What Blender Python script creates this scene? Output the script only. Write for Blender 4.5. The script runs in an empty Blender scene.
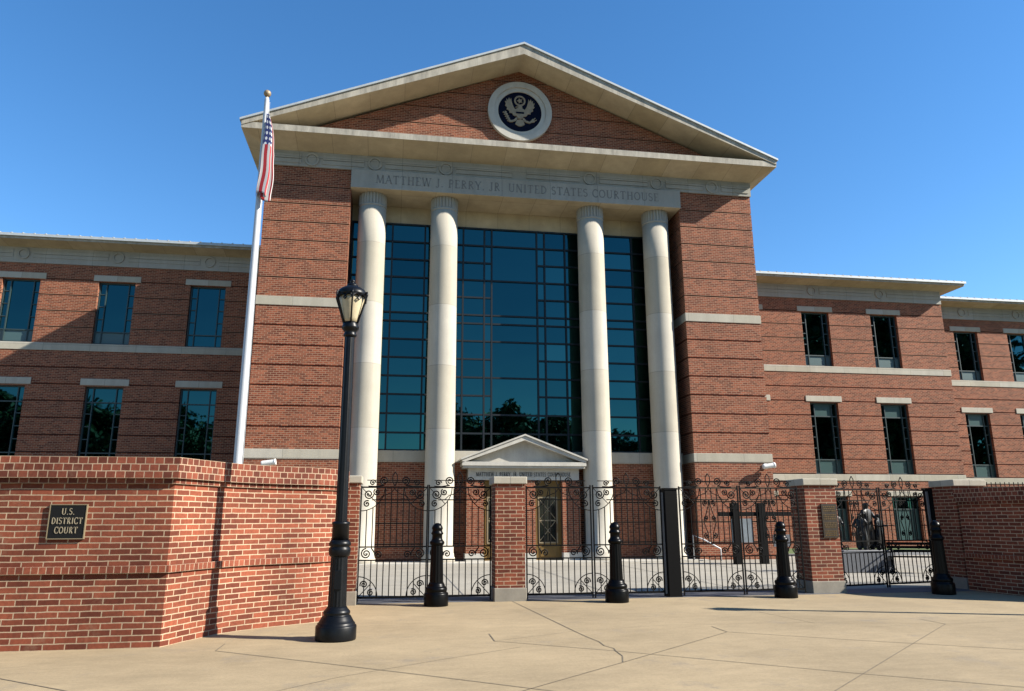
import bpy, math, random
from mathutils import Vector, Matrix
R = math.radians
scn = bpy.context.scene
COL = scn.collection
random.seed(7)

# ------------------------------------------------------------------ camera, sky, sun, exposure
cam_d = bpy.data.cameras.new('camera')
cam = bpy.data.objects.new('camera', cam_d); COL.objects.link(cam)
yaw, pitch, roll = R(9.157), R(13.279), R(-.241)
fwd = Vector((math.sin(yaw)*math.cos(pitch), math.cos(yaw)*math.cos(pitch), math.sin(pitch)))
rt = Vector((math.cos(yaw), -math.sin(yaw), 0)); up = rt.cross(fwd)
r2 = rt*math.cos(roll)+up*math.sin(roll); u2 = up*math.cos(roll)-rt*math.sin(roll)
cam.matrix_world = Matrix(((r2.x, u2.x, -fwd.x, 0), (r2.y, u2.y, -fwd.y, 0), (r2.z, u2.z, -fwd.z, 1.5), (0, 0, 0, 1)))
cam_d.sensor_width = 36; cam_d.lens = 36*735/1024
cam_d.clip_start = .05; cam_d.clip_end = 4000
scn.camera = cam

SUN = Vector((1, -.38, .69)).normalized()
sun_el = math.asin(SUN.z); sun_rot = math.atan2(SUN.x, SUN.y)
wd = bpy.data.worlds.new('World'); scn.world = wd; wd.use_nodes = True
nt = wd.node_tree; bg = nt.nodes['Background']
sky = nt.nodes.new('ShaderNodeTexSky'); sky.sky_type = 'NISHITA'; sky.sun_disc = False
sky.sun_elevation = sun_el; sky.sun_rotation = sun_rot
sky.air_density = 1.0; sky.dust_density = .1; sky.ozone_density = 3.5; sky.altitude = 100
hs = nt.nodes.new('ShaderNodeHueSaturation'); hs.inputs['Saturation'].default_value = 1.22; hs.inputs['Value'].default_value = 1.0
nt.links.new(sky.outputs[0], hs.inputs['Color']); nt.links.new(hs.outputs[0], bg.inputs[0]); bg.inputs[1].default_value = .087
sl = bpy.data.lights.new('sun', 'SUN'); sl.energy = 5.0; sl.angle = R(.53); sl.color = (1, .94, .84)
so = bpy.data.objects.new('sun', sl); COL.objects.link(so)
so.rotation_euler = SUN.to_track_quat('Z', 'Y').to_euler()
scn.view_settings.view_transform = 'Standard'; scn.view_settings.look = 'None'
scn.view_settings.exposure = 1.37; scn.view_settings.gamma = 1
scn.view_settings.use_curve_mapping = False
scn.cycles.max_bounces = 6

# ------------------------------------------------------------------ materials
def nodes(name):
    m = bpy.data.materials.new(name); m.use_nodes = True
    n = m.node_tree.nodes; return m, n, m.node_tree.links, n['Principled BSDF']
def ramp_mul(n, l, src, fac, lo, hi):
    mr = n.new('ShaderNodeMapRange'); mr.inputs['To Min'].default_value = lo; mr.inputs['To Max'].default_value = hi
    mr.inputs['From Min'].default_value = .25; mr.inputs['From Max'].default_value = .75
    l.new(fac, mr.inputs['Value'])
    mx = n.new('ShaderNodeVectorMath'); mx.operation = 'MULTIPLY'
    l.new(src, mx.inputs[0]); l.new(mr.outputs[0], mx.inputs[1]); return mx.outputs[0]
def noise(n, l, scale, detail=3, coord='Object', rough=.55, stretch=None):
    tc = n.new('ShaderNodeTexCoord'); nz = n.new('ShaderNodeTexNoise')
    nz.inputs['Scale'].default_value = scale; nz.inputs['Detail'].default_value = detail; nz.inputs['Roughness'].default_value = rough
    src = tc.outputs[coord]
    if stretch:
        mp = n.new('ShaderNodeMapping'); mp.inputs['Scale'].default_value = stretch; l.new(src, mp.inputs[0]); src = mp.outputs[0]
    l.new(src, nz.inputs['Vector']); return nz.outputs['Fac']
def plain(name, col, rough=.6, metal=0, var=0, scale=6, spec=.5, bump=0):
    m, n, l, b = nodes(name)
    b.inputs['Roughness'].default_value = rough; b.inputs['Metallic'].default_value = metal
    b.inputs['Specular IOR Level'].default_value = spec
    rgb = n.new('ShaderNodeRGB'); rgb.outputs[0].default_value = (*col, 1)
    out = rgb.outputs[0]
    if var:
        f = noise(n, l, scale, 4); out = ramp_mul(n, l, out, f, 1-var, 1+var)
        if bump:
            bp = n.new('ShaderNodeBump'); bp.inputs['Strength'].default_value = bump; bp.inputs['Distance'].default_value = .01
            l.new(f, bp.inputs['Height']); l.new(bp.outputs[0], b.inputs['Normal'])
    l.new(out, b.inputs['Base Color']); return m
def brick(name, c1, c2, mort, bw, rh, joint, offset=.5, var=.14, bump=.5, blotch=.5):
    m, n, l, b = nodes(name)
    b.inputs['Roughness'].default_value = .85; b.inputs['Specular IOR Level'].default_value = .25
    uv = n.new('ShaderNodeUVMap')
    def tex(ca, cb, cm):
        t = n.new('ShaderNodeTexBrick'); t.offset = offset; t.squash = 1
        t.inputs['Color1'].default_value = (*ca, 1); t.inputs['Color2'].default_value = (*cb, 1); t.inputs['Mortar'].default_value = (*cm, 1)
        t.inputs['Scale'].default_value = 1; t.inputs['Mortar Size'].default_value = joint; t.inputs['Mortar Smooth'].default_value = .15
        t.inputs['Brick Width'].default_value = bw; t.inputs['Row Height'].default_value = rh; t.inputs['Bias'].default_value = -.1
        return t
    t = tex(c1, c2, mort)
    # wobble so that the joints are not ruler straight
    nz = n.new('ShaderNodeTexNoise'); nz.inputs['Scale'].default_value = 5; l.new(uv.outputs[0], nz.inputs['Vector'])
    s = n.new('ShaderNodeVectorMath'); s.operation = 'SUBTRACT'; s.inputs[1].default_value = (.5, .5, .5); l.new(nz.outputs['Color'], s.inputs[0])
    k = n.new('ShaderNodeVectorMath'); k.operation = 'SCALE'; k.inputs['Scale'].default_value = .012; l.new(s.outputs[0], k.inputs[0])
    a = n.new('ShaderNodeVectorMath'); a.operation = 'ADD'; l.new(uv.outputs[0], a.inputs[0]); l.new(k.outputs[0], a.inputs[1])
    l.new(a.outputs[0], t.inputs['Vector'])
    f1 = noise(n, l, blotch, 5); f2 = noise(n, l, 30, 3)
    c = ramp_mul(n, l, t.outputs['Color'], f1, 1-var, 1+var)
    c = ramp_mul(n, l, c, f2, .8, 1.2)
    f3 = noise(n, l, 1.1, 6, stretch=(1.6, 1.6, .22), rough=.65); c = ramp_mul(n, l, c, f3, 1-var*.9, 1+var*.7)
    bn = noise(n, l, 2.1, 7, rough=.75); br = n.new('ShaderNodeMapRange'); br.inputs['From Min'].default_value = .60; br.inputs['From Max'].default_value = .78; br.inputs['To Max'].default_value = .35; l.new(bn, br.inputs['Value'])
    dm = n.new('ShaderNodeMix'); dm.data_type = 'RGBA'; l.new(br.outputs[0], dm.inputs['Factor']); rg = [q for q in dm.inputs if q.type == 'RGBA']
    l.new(c, rg[0]); rg[1].default_value = (*[q*.8 for q in mort], 1); c = [q for q in dm.outputs if q.type == 'RGBA'][0]
    l.new(c, b.inputs['Base Color'])
    if bump:
        bp = n.new('ShaderNodeBump'); bp.inputs['Strength'].default_value = bump; bp.inputs['Distance'].default_value = .006; bp.invert = True
        l.new(t.outputs['Fac'], bp.inputs['Height']); l.new(bp.outputs[0], b.inputs['Normal'])
    return m
def stone(name, col, var=.1, scale=1.5, block=None, rough=.8, streak=None):
    m, n, l, b = nodes(name)
    b.inputs['Roughness'].default_value = rough; b.inputs['Specular IOR Level'].default_value = .3
    rgb = n.new('ShaderNodeRGB'); rgb.outputs[0].default_value = (*col, 1); out = rgb.outputs[0]
    if block:
        uv = n.new('ShaderNodeUVMap'); t = n.new('ShaderNodeTexBrick'); t.offset = 0 if len(block) < 3 else block[2]
        d = tuple(x*q for x, q in zip(col, (.86, .84, .78)))
        t.inputs['Color1'].default_value = (*col, 1); t.inputs['Color2'].default_value = (*d, 1)
        t.inputs['Mortar'].default_value = (*[x*.55 for x in col], 1)
        t.inputs['Scale'].default_value = 1; t.inputs['Mortar Size'].default_value = .008; t.inputs['Mortar Smooth'].default_value = 0
        t.inputs['Brick Width'].default_value = block[0]; t.inputs['Row Height'].default_value = block[1]
        l.new(uv.outputs[0], t.inputs['Vector']); out = t.outputs['Color']
    f = noise(n, l, scale, 5); out = ramp_mul(n, l, out, f, 1-var, 1+var)
    f = noise(n, l, 25, 3); out = ramp_mul(n, l, out, f, .95, 1.05)
    if streak:
        f = noise(n, l, 1.2, 6, stretch=streak[:3], rough=.7); out = ramp_mul(n, l, out, f, *(streak[3:] or (.48, 1.18)))
    l.new(out, b.inputs['Base Color']); return m
M = {}
M['wall_brick'] = brick('wall_brick', (.088, .021, .0105), (.200, .053, .026), (.32, .235, .155), .245, .0725, .0072, var=.19, blotch=1.3)
M['soldier'] = brick('string_brick', (.120, .031, .016), (.21, .059, .030), (.30, .215, .145), .085, .09, .0062, offset=0, var=.17, blotch=1.3)
M['coping'] = brick('coping_brick', (.078, .020, .011), (.18, .048, .025), (.30, .215, .145), .112, .088, .0066, var=.22, blotch=1.6)
M['facade_brick'] = brick('facade_brick', (.102, .0255, .0118), (.238, .069, .032), (.26, .168, .108), .2, .0735, .0085, var=.12, blotch=.35, bump=.2)
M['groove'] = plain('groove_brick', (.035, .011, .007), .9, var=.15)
M['stone'] = stone('limestone', (0.364, 0.337, 0.279), .07, .8, (1.9, .9), streak=(2, 2, .4, .8, 1.08))
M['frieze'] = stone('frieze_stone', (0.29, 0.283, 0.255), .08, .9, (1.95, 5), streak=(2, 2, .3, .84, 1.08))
M['soffit'] = stone('soffit_stone', (0.423, 0.356, 0.243), .16, .7, (1.32, 9), streak=(1.5, 1.5, 1.5, .82, 1.1))
M['cornice'] = stone('cornice_stone', (0.341, 0.31, 0.252), .1, 1.4, None, streak=(3.2, 3.2, .5))
M['shaft'] = stone('column_stone', (.375, .347, .292), .08, 1.1, (50, 2.36), rough=.8, streak=(2.5, 2.5, .16, .86, 1.07))
M['white_stone'] = stone('portico_stone', (0.402, 0.379, 0.329), .06, 1.2, streak=(2.5, 2.5, .5, .8, 1.08))
M['pier_base'] = stone('pier_base_stone', (.19, .172, .14), .18, 3)
M['carved'] = plain('carved_letter', (.155, .15, .135), .9)
M['lettering'] = plain('dark_lettering', (0.0172, 0.01548, 0.0129), .5)
M['iron'] = plain('black_iron', (.002, .002, .0022), .6, var=.3, scale=15, spec=.1)
M['lamp_paint'] = plain('lamp_paint', (.0028, .0034, .0045), .38, var=.35, scale=9, bump=.15, spec=.2)
M['bollard_paint'] = plain('bollard_paint', (.0014, .0014, .0016), .34, var=.3, scale=12, bump=.1, spec=.13)
M['frame'] = plain('window_frame', (.006, .009, .012), .5, spec=.3)
M['wing_frame'] = plain('wing_window_frame', (.02, .036, .037), .45)
M['roof'] = plain('roof_metal', (.36, .38, .38), .55, .2, var=.1)
M['bronze'] = plain('bronze_panel', (0.0387, 0.02752, 0.01892), .45, .4, var=.25, scale=8)
M['dark_bronze'] = plain('statue_bronze', (.009, .008, .007), .42, .4, var=.3, scale=6)
M['brass'] = plain('door_brass', (0.1462, 0.086, 0.02064), .5, .4, var=.15, scale=5)
M['bronze_trim'] = plain('bronze_trim', (0.215, 0.172, 0.1032), .5, .3)
M['gold'] = plain('gilt', (.24, .175, .10), .5, .2, var=.2, scale=9)
M['letter_gold'] = plain('letter_gold', (.26, .22, .15), .5, .2)
M['seal_blue'] = plain('seal_blue', (.0018, .0032, .013), .7, spec=.08)
M['plaque_black'] = plain('plaque_black', (0.00516, 0.00516, 0.00516), .6, spec=.2)
M['white_paint'] = plain('white_paint', (.40, .41, .42), .4)
M['camera_shell'] = plain('camera_shell', (0.6192, 0.6106, 0.5676), .5)
M['granite'] = plain('granite', (0.172, 0.172, 0.1763), .6, var=.2, scale=40)
M['strip'] = plain('granite_strip', (0.0731, 0.07568, 0.086), .7, var=.2, scale=30)
M['statue_base'] = plain('statue_base', (0.086, 0.0903, 0.0989), .45, var=.2, scale=30)
M['grass'] = plain('grass', (0.0602, 0.0946, 0.0258), .9, var=.4, scale=8)
M['asphalt'] = plain('asphalt', (0.043, 0.043, 0.043), .9, var=.2, scale=20)
M['leaf'] = plain('leaf', (0.0473, 0.0817, 0.02408), .6, var=.4, scale=1.1)
M['bark'] = plain('bark', (0.086, 0.0645, 0.043), .9, var=.3, scale=8)
M['joint'] = plain('joint_filler', (.12, .095, .063), .95, var=.3, scale=12)
M['panel_teal'] = plain('panel_teal', (.022, .055, .052), .35)
M['blind'] = plain('window_blind', (.048, .085, .085), .4)
M['dark_glass'] = plain('dark_glass', (0.00688, 0.01032, 0.01032), .08)
M['lamp_glass'] = plain('lamp_glass', (.40, .34, .22), .35, var=.2, scale=9)
M['pale_panel'] = plain('pale_panel', (.15, .17, .18), .4, var=.2, scale=5)
def glass_mat(name, tint, rough=.015):
    m, n, l, b = nodes(name)
    b.inputs['Metallic'].default_value = 1; b.inputs['Roughness'].default_value = rough
    b.inputs['Base Color'].default_value = (*tint, 1)
    # each sheet of glass is very slightly out of plane
    tc = n.new('ShaderNodeTexCoord'); nz = n.new('ShaderNodeTexNoise'); nz.inputs['Scale'].default_value = .8; nz.inputs['Detail'].default_value = 1
    l.new(tc.outputs['Object'], nz.inputs['Vector'])
    bp = n.new('ShaderNodeBump'); bp.inputs['Strength'].default_value = .25; bp.inputs['Distance'].default_value = .02
    l.new(nz.outputs['Fac'], bp.inputs['Height']); l.new(bp.outputs[0], b.inputs['Normal'])
    return m
M['glass_b'] = glass_mat('curtain_glass_b', (.017, .066, .070))
M['glass_c'] = glass_mat('curtain_glass_c', (.029, .098, .096))
M['glass'] = glass_mat('curtain_glass', (.022, .080, .081))
M['wing_glass'] = glass_mat('wing_glass', (.020, .072, .078))
def paving(name, col, big, blotches=.12):
    m, n, l, b = nodes(name)
    b.inputs['Roughness'].default_value = .9; b.inputs['Specular IOR Level'].default_value = .25
    rgb = n.new('ShaderNodeRGB'); rgb.outputs[0].default_value = (*col, 1)
    c = ramp_mul(n, l, rgb.outputs[0], noise(n, l, big, 6, rough=.65), 1-blotches, 1+blotches)
    c = ramp_mul(n, l, c, noise(n, l, 2.6, 6, rough=.7, stretch=(1, 2.2, 1)), .87, 1.12)
    c = ramp_mul(n, l, c, noise(n, l, .16, 8, rough=.6), .86, 1.12)
    # trodden-in dirt: irregular darker, greyer patches
    dn = noise(n, l, .9, 8, rough=.75); dr = n.new('ShaderNodeMapRange'); dr.inputs['From Min'].default_value = .56; dr.inputs['From Max'].default_value = .70; l.new(dn, dr.inputs['Value'])
    dm = n.new('ShaderNodeMix'); dm.data_type = 'RGBA'; l.new(dr.outputs[0], dm.inputs['Factor']); rg = [q for q in dm.inputs if q.type == 'RGBA']
    l.new(c, rg[0]); rg[1].default_value = (col[0]*.74, col[1]*.78, col[2]*.92, 1); c = [q for q in dm.outputs if q.type == 'RGBA'][0]
    g = noise(n, l, 120, 3); c = ramp_mul(n, l, c, g, .8, 1.18); c = ramp_mul(n, l, c, noise(n, l, 28, 4), .9, 1.1)
    # scattered dark spots
    vz = n.new('ShaderNodeTexVoronoi'); vz.inputs['Scale'].default_value = 1.7; tc = n.new('ShaderNodeTexCoord'); l.new(tc.outputs['Object'], vz.inputs['Vector'])
    mr = n.new('ShaderNodeMapRange'); mr.inputs['From Min'].default_value = .012; mr.inputs['From Max'].default_value = .035
    mr.inputs['To Min'].default_value = .6; l.new(vz.outputs['Distance'], mr.inputs['Value'])
    mx = n.new('ShaderNodeVectorMath'); mx.operation = 'MULTIPLY'; l.new(c, mx.inputs[0]); l.new(mr.outputs[0], mx.inputs[1])
    l.new(mx.outputs[0], b.inputs['Base Color'])
    bp = n.new('ShaderNodeBump'); bp.inputs['Strength'].default_value = .25; bp.inputs['Distance'].default_value = .004
    l.new(g, bp.inputs['Height']); l.new(bp.outputs[0], b.inputs['Normal'])
    return m
M['pavement'] = paving('pavement', (.268, .208, .126), .5, .2)
M['court'] = paving('court_paving', (.265, .245, .205), .6, .12)
def flag_mat():
    m, n, l, b = nodes('flag_cloth'); b.inputs['Roughness'].default_value = .8
    uv = n.new('ShaderNodeUVMap'); sp = n.new('ShaderNodeSeparateXYZ'); l.new(uv.outputs[0], sp.inputs[0])
    def mth(op, a, bb=None):
        q = n.new('ShaderNodeMath'); q.operation = op
        for i, v in enumerate((a, bb)):
            if v is None: continue
            if isinstance(v, (int, float)): q.inputs[i].default_value = v
            else: l.new(v, q.inputs[i])
        return q.outputs[0]
    def mix(f, a, bb):
        q = n.new('ShaderNodeMix'); q.data_type = 'RGBA'; l.new(f, q.inputs['Factor'])
        for k, v in (('A', a), ('B', bb)):
            s = [i for i in q.inputs if i.name == k and i.type == 'RGBA'][0]
            if isinstance(v, tuple): s.default_value = (*v, 1)
            else: l.new(v, s)
        return [o for o in q.outputs if o.type == 'RGBA'][0]
    u, v = sp.outputs[0], sp.outputs[1]
    st = mth('MODULO', mth('FLOOR', mth('MULTIPLY', v, 13)), 2)
    c = mix(st, (.27, .007, .012), (.42, .40, .385))
    du = mth('SUBTRACT', mth('FRACT', mth('MULTIPLY', u, 14)), .5); dv = mth('SUBTRACT', mth('FRACT', mth('MULTIPLY', v, 9.3)), .5)
    star = mth('LESS_THAN', mth('ADD', mth('MULTIPLY', du, du), mth('MULTIPLY', dv, dv)), .085)
    blue = mix(star, (.012, .02, .10), (.5, .5, .5))
    can = mth('MULTIPLY', mth('LESS_THAN', u, .4), mth('LESS_THAN', v, .5385))
    l.new(mix(can, c, blue), b.inputs['Base Color']); return m
M['flag'] = flag_mat()

# ------------------------------------------------------------------ mesh helpers
class MB:
    def __init__(s): s.v = []; s.f = []; s.uv = []; s.sm = []; s.mi = []; s.cur = 0
    def add(s, vs, fs, uvs=None, smooth=False):
        o = len(s.v); s.v += [tuple(v) for v in vs]
        for i, f in enumerate(fs):
            s.f.append(tuple(o+k for k in f)); s.uv.append(uvs[i] if uvs else None); s.sm.append(smooth); s.mi.append(s.cur)
        return s
    def box(s, x0, x1, y0, y1, z0, z1):
        v = [(x, y, z) for z in (z0, z1) for y in (y0, y1) for x in (x0, x1)]
        return s.add(v, [(0, 2, 3, 1), (4, 5, 7, 6), (0, 1, 5, 4), (2, 6, 7, 3), (0, 4, 6, 2), (1, 3, 7, 5)])
    def bar(s, a, b, w, h=None):                    # square bar between two points
        a, b = Vector(a), Vector(b); d = (b-a).normalized(); h = h or w
        k = Vector((0, 1, 0)) if abs(d.y) < .9 else Vector((1, 0, 0))
        p = d.cross(k).normalized(); q = d.cross(p)
        v = [c+p*(w/2*i)+q*(h/2*j) for c in (a, b) for i, j in ((-1, -1), (1, -1), (1, 1), (-1, 1))]
        return s.add(v, [(3, 2, 1, 0), (4, 5, 6, 7)]+[(i, (i+1) % 4, (i+1) % 4+4, i+4) for i in range(4)])
    def tube(s, pts, r, n=6, r1=None):
        pts = [Vector(p) for p in pts]; m = len(pts); vs = []; fs = []; pn = None
        for i, p in enumerate(pts):
            d = (pts[min(i+1, m-1)]-pts[max(i-1, 0)]).normalized()
            if pn is None:
                k = Vector((0, 0, 1)) if abs(d.z) < .9 else Vector((0, 1, 0)); pn = d.cross(k).normalized()
            pn = (pn-d*pn.dot(d)).normalized(); q = d.cross(pn)
            rr = r if r1 is None else r+(r1-r)*i/(m-1)
            vs += [p+(pn*math.cos(2*math.pi*j/n)+q*math.sin(2*math.pi*j/n))*rr for j in range(n)]
        for i in range(m-1):
            for j in range(n): fs.append((i*n+j, i*n+(j+1) % n, (i+1)*n+(j+1) % n, (i+1)*n+j))
        fs += [tuple(range(n-1, -1, -1)), tuple((m-1)*n+j for j in range(n))]
        return s.add(vs, fs, smooth=n > 5)
    def lathe(s, prof, n=24, c=(0, 0, 0), smooth=True, flute=0, nf=0, a0=0):
        vs = []; fs = []; m = len(prof); uvs = []
        for r, z in prof:
            for j in range(n):
                a = a0+2*math.pi*j/n; rr = r
                if nf and flute: rr = r*(1-flute*abs(math.sin(a*nf/2))**.7) if not isinstance(flute, dict) else r
                vs.append((c[0]+rr*math.cos(a), c[1]+rr*math.sin(a), c[2]+z))
        for i in range(m-1):
            for j in range(n):
                fs.append((i*n+j, i*n+(j+1) % n, (i+1)*n+(j+1) % n, (i+1)*n+j))
                r = max(prof[i][0], .01); k = r*2*math.pi/n
                uvs.append([(j*k, c[2]+prof[i][1]), ((j+1)*k, c[2]+prof[i][1]), ((j+1)*k, c[2]+prof[i+1][1]), (j*k, c[2]+prof[i+1][1])])
        fs += [tuple(range(n-1, -1, -1)), tuple((m-1)*n+j for j in range(n))]; uvs += [None, None]
        return s.add(vs, fs, uvs, smooth)
    def prism(s, poly, y0, y1, flip=False):          # polygon in x,z extruded along y (counter-clockwise seen from -y)
        n = len(poly); v = [(x, y0, z) for x, z in poly]+[(x, y1, z) for x, z in poly]
        return s.add(v, [tuple(range(n)), tuple(range(2*n-1, n-1, -1))]+[(i, i+n, (i+1) % n+n, (i+1) % n) for i in range(n)])
    def ring(s, cx, cz, r0, r1, y0, y1, n=48):
        v = []; f = []
        for j in range(n):
            a = 2*math.pi*j/n
            for r in (r0, r1):
                for y in (y0, y1): v.append((cx+r*math.cos(a), y, cz+r*math.sin(a)))
        for j in range(n):
            a, b = 4*j, 4*((j+1) % n)
            f += [(a, a+2, b+2, b), (a+1, b+1, b+3, a+3), (a+2, a+3, b+3, b+2), (a, b, b+1, a+1)]
        return s.add(v, f)
    def xf(s, mat):
        s.v = [tuple(mat @ Vector(v)) for v in s.v]; return s
    def build(s, name, mat, parent=None, loc=None, autouv=True, fixn=True):
        me = bpy.data.meshes.new(name); me.from_pydata(s.v, [], s.f)
        for mm in (mat if isinstance(mat, (list, tuple)) else [mat]): me.materials.append(M[mm])
        me.polygons.foreach_set('use_smooth', s.sm); me.polygons.foreach_set('material_index', s.mi)
        if fixn:
            import bmesh
            b = bmesh.new(); b.from_mesh(me); bmesh.ops.recalc_face_normals(b, faces=b.faces[:]); b.to_mesh(me); b.free()
        uvl = me.uv_layers.new(name='UVMap')
        if any(u is not None for u in s.uv):
            # loops may have been flipped: match by vertex
            for p, f, u in zip(me.polygons, s.f, s.uv):
                if u is not None:
                    d = dict(zip(f, u))
                    for li in p.loop_indices: uvl.data[li].uv = d[me.loops[li].vertex_index]
        for p, u in zip(me.polygons, s.uv):
            if u is None:
                nn = p.normal
                for li in p.loop_indices:
                    c = me.vertices[me.loops[li].vertex_index].co
                    uvl.data[li].uv = (c.x, c.y) if abs(nn.z) > .8 else ((c.y, c.z) if abs(nn.x) > abs(nn.y) else (c.x, c.z))
        o = bpy.data.objects.new(name, me); COL.objects.link(o)
        if parent: o.parent = parent
        if loc: o.location = loc
        return o
def tag(o, label=None, cat=None, group=None, kind=None):
    for k, v in (('label', label), ('category', cat), ('group', group), ('kind', kind)):
        if v: o[k] = v
    return o
def thing(name, label, cat, loc=(0, 0, 0), rz=0, group=None):
    o = bpy.data.objects.new(name, None); COL.objects.link(o); o.location = loc; o.rotation_euler.z = rz
    return tag(o, label, cat, group)
def copy_tree(o, parent=None):
    c = o.copy(); COL.objects.link(c); c.parent = parent
    for ch in list(o.children): copy_tree(ch, c)
    return c
def bevel(o, w=.01, seg=2):
    b = o.modifiers.new('bevel', 'BEVEL'); b.width = w; b.segments = seg; b.limit_method = 'ANGLE'; return o

# serif capitals drawn with thick and thin strokes; unit height
T, N = .145, .075
def _ser(*p): return [('l', x-.12, y, x+.12, y, .05) for x, y in p]
GL = {
 'A': (.72, [('l', .06, 0, .36, 1, N), ('l', .36, 1, .66, 0, T), ('l', .18, .36, .55, .36, .06)]+_ser((.06, .02), (.66, .02))),
 'C': (.70, [('a', .40, .5, .33, .48, 45, 315, .12), ('l', .64, .72, .64, .98, .05), ('l', .64, .02, .64, .26, .05)]),
 'D': (.74, [('l', .16, 0, .16, 1, T), ('a', .2, .5, .45, .47, -90, 90, .12), ('l', .05, .025, .2, .025, .05), ('l', .05, .975, .2, .975, .05)]),
 'E': (.62, [('l', .17, 0, .17, 1, T), ('l', .05, .03, .56, .03, .06), ('l', .05, .97, .54, .97, .06), ('l', .17, .52, .44, .52, .06), ('l', .54, .8, .54, .98, .05), ('l', .56, .02, .56, .2, .05)]),
 'H': (.80, [('l', .17, 0, .17, 1, T), ('l', .63, 0, .63, 1, T), ('l', .17, .52, .63, .52, .06)]+_ser((.17, .025), (.63, .025), (.17, .975), (.63, .975))),
 'I': (.36, [('l', .18, 0, .18, 1, T)]+_ser((.18, .025), (.18, .975))),
 'J': (.44, [('l', .26, .1, .26, 1, T), ('a', .13, .1, .14, .16, 180, 360, .09)]+_ser((.26, .975))),
 'M': (.94, [('l', .12, 0, .16, 1, N), ('l', .18, 1, .46, .04, T), ('l', .46, .04, .76, 1, N), ('l', .80, 0, .76, 1, T)]+_ser((.12, .025), (.8, .025))),
 'N': (.80, [('l', .14, 0, .14, 1, N), ('l', .14, 1, .64, 0, T), ('l', .64, 0, .64, 1, N)]+_ser((.14, .025), (.64, .975))),
 'O': (.78, [('a', .39, .5, .32, .47, 0, 360, .12)]),
 'P': (.62, [('l', .17, 0, .17, 1, T), ('a', .24, .72, .28, .25, -90, 90, .10), ('l', .12, .97, .26, .97, .06), ('l', .17, .47, .26, .47, .06)]+_ser((.17, .025))),
 'R': (.70, [('l', .17, 0, .17, 1, T), ('a', .24, .74, .27, .23, -90, 90, .10), ('l', .12, .97, .26, .97, .06), ('l', .17, .51, .26, .51, .06), ('l', .28, .51, .62, .0, .13)]+_ser((.17, .025))),
 'S': (.54, [('a', .27, .74, .19, .22, 30, 270, .10), ('a', .27, .27, .2, .24, -150, 90, .11)]),
 'T': (.70, [('l', .35, 0, .35, 1, T), ('l', .05, .97, .65, .97, .06), ('l', .06, .78, .06, .98, .05), ('l', .64, .78, .64, .98, .05)]+_ser((.35, .025))),
 'U': (.78, [('l', .16, .3, .16, 1, T), ('l', .63, .3, .63, 1, N), ('a', .395, .3, .235, .28, 180, 360, .10)]+_ser((.16, .975), (.63, .975))),
 'W': (1.04, [('l', .08, 1, .30, 0, T), ('l', .30, 0, .52, 1, N), ('l', .50, 1, .74, 0, T), ('l', .74, 0, .95, 1, N)]+_ser((.08, .975), (.95, .975))),
 'Y': (.72, [('l', .36, 0, .36, .46, T), ('l', .36, .44, .08, 1, T), ('l', .36, .44, .64, 1, N)]+_ser((.36, .025), (.08, .975), (.64, .975))),
 '.': (.28, [('l', .08, .06, .2, .06, .12)]), ',': (.28, [('l', .08, .06, .2, .06, .12), ('l', .16, .06, .08, -.14, .06)]), ' ': (.36, [])}
def write(mb, text, xc, z0, h, y0, y1, width=None, gap=.09):
    tot = sum(GL[c][0]+gap for c in text)-gap
    sx = (width/(tot*h) if width else 1)*h; x = xc-tot*sx/2
    for ch in text:
        w, st = GL[ch]
        for s in st:
            if s[0] == 'l': pts = [(s[1], s[2]), (s[3], s[4])]; lw = s[5]
            else:
                k = max(6, int(abs(s[6]-s[5])/18))
                pts = [(s[1]+s[3]*math.cos(R(s[5]+(s[6]-s[5])*i/k)), s[2]+s[4]*math.sin(R(s[5]+(s[6]-s[5])*i/k))) for i in range(k+1)]; lw = s[7]
            for (ax, az), (bx, bz) in zip(pts[:-1], pts[1:]):
                dx, dz = bx-ax, bz-az; L = math.hypot(dx, dz) or 1
                px, pz = -dz/L*lw/2, dx/L*lw/2
                q = [(ax+px, az+pz), (ax-px, az-pz), (bx-px, bz-pz), (bx+px, bz+pz)]
                mb.prism([(x+a*sx, z0+b*h) for a, b in q], y0, y1)
        x += (w+gap)*sx

# ------------------------------------------------------------------ setting: ground
def sheet(name, poly, z, mat, kind='structure', thick=None):
    m = MB(); n = len(poly)
    m.add([(x, y, z) for x, y in poly], [tuple(range(n))]); o = m.build(name, mat); tag(o, kind=kind); return o
sheet('ground', [(-1500, -1500), (1500, -1500), (1500, 1500), (-1500, 1500)], -.16, 'grass')
sheet('road', [(-400, -22), (400, -22), (400, -7), (-400, -7)], -.13, 'asphalt')
kb = MB(); kb.box(-400, 400, -6.99, -6.72, -.16, .004); tag(kb.build('kerb', 'granite'), kind='structure')
sheet('pavement', [(-60, -6.72), (60, -6.72), (60, 14.36), (-60, 14.36)], 0, 'pavement')
st = MB(); st.box(-1.2, 12.9, 14.36, 15.25, -.15, .006); tag(st.build('threshold_strip', 'strip'), kind='structure')
sheet('courtyard_paving', [(-40, 15.25), (60, 15.25), (60, 30.5), (-40, 30.5)], .0, 'court')
sheet('lawn', [(14.6, 28.4), (60, 28.4), (60, 36), (14.6, 36)], .06, 'grass')
lk = MB(); lk.box(14.45, 60, 28.2, 28.4, -.05, .10); tag(lk.build('lawn_kerb', 'granite'), kind='structure')
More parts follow.
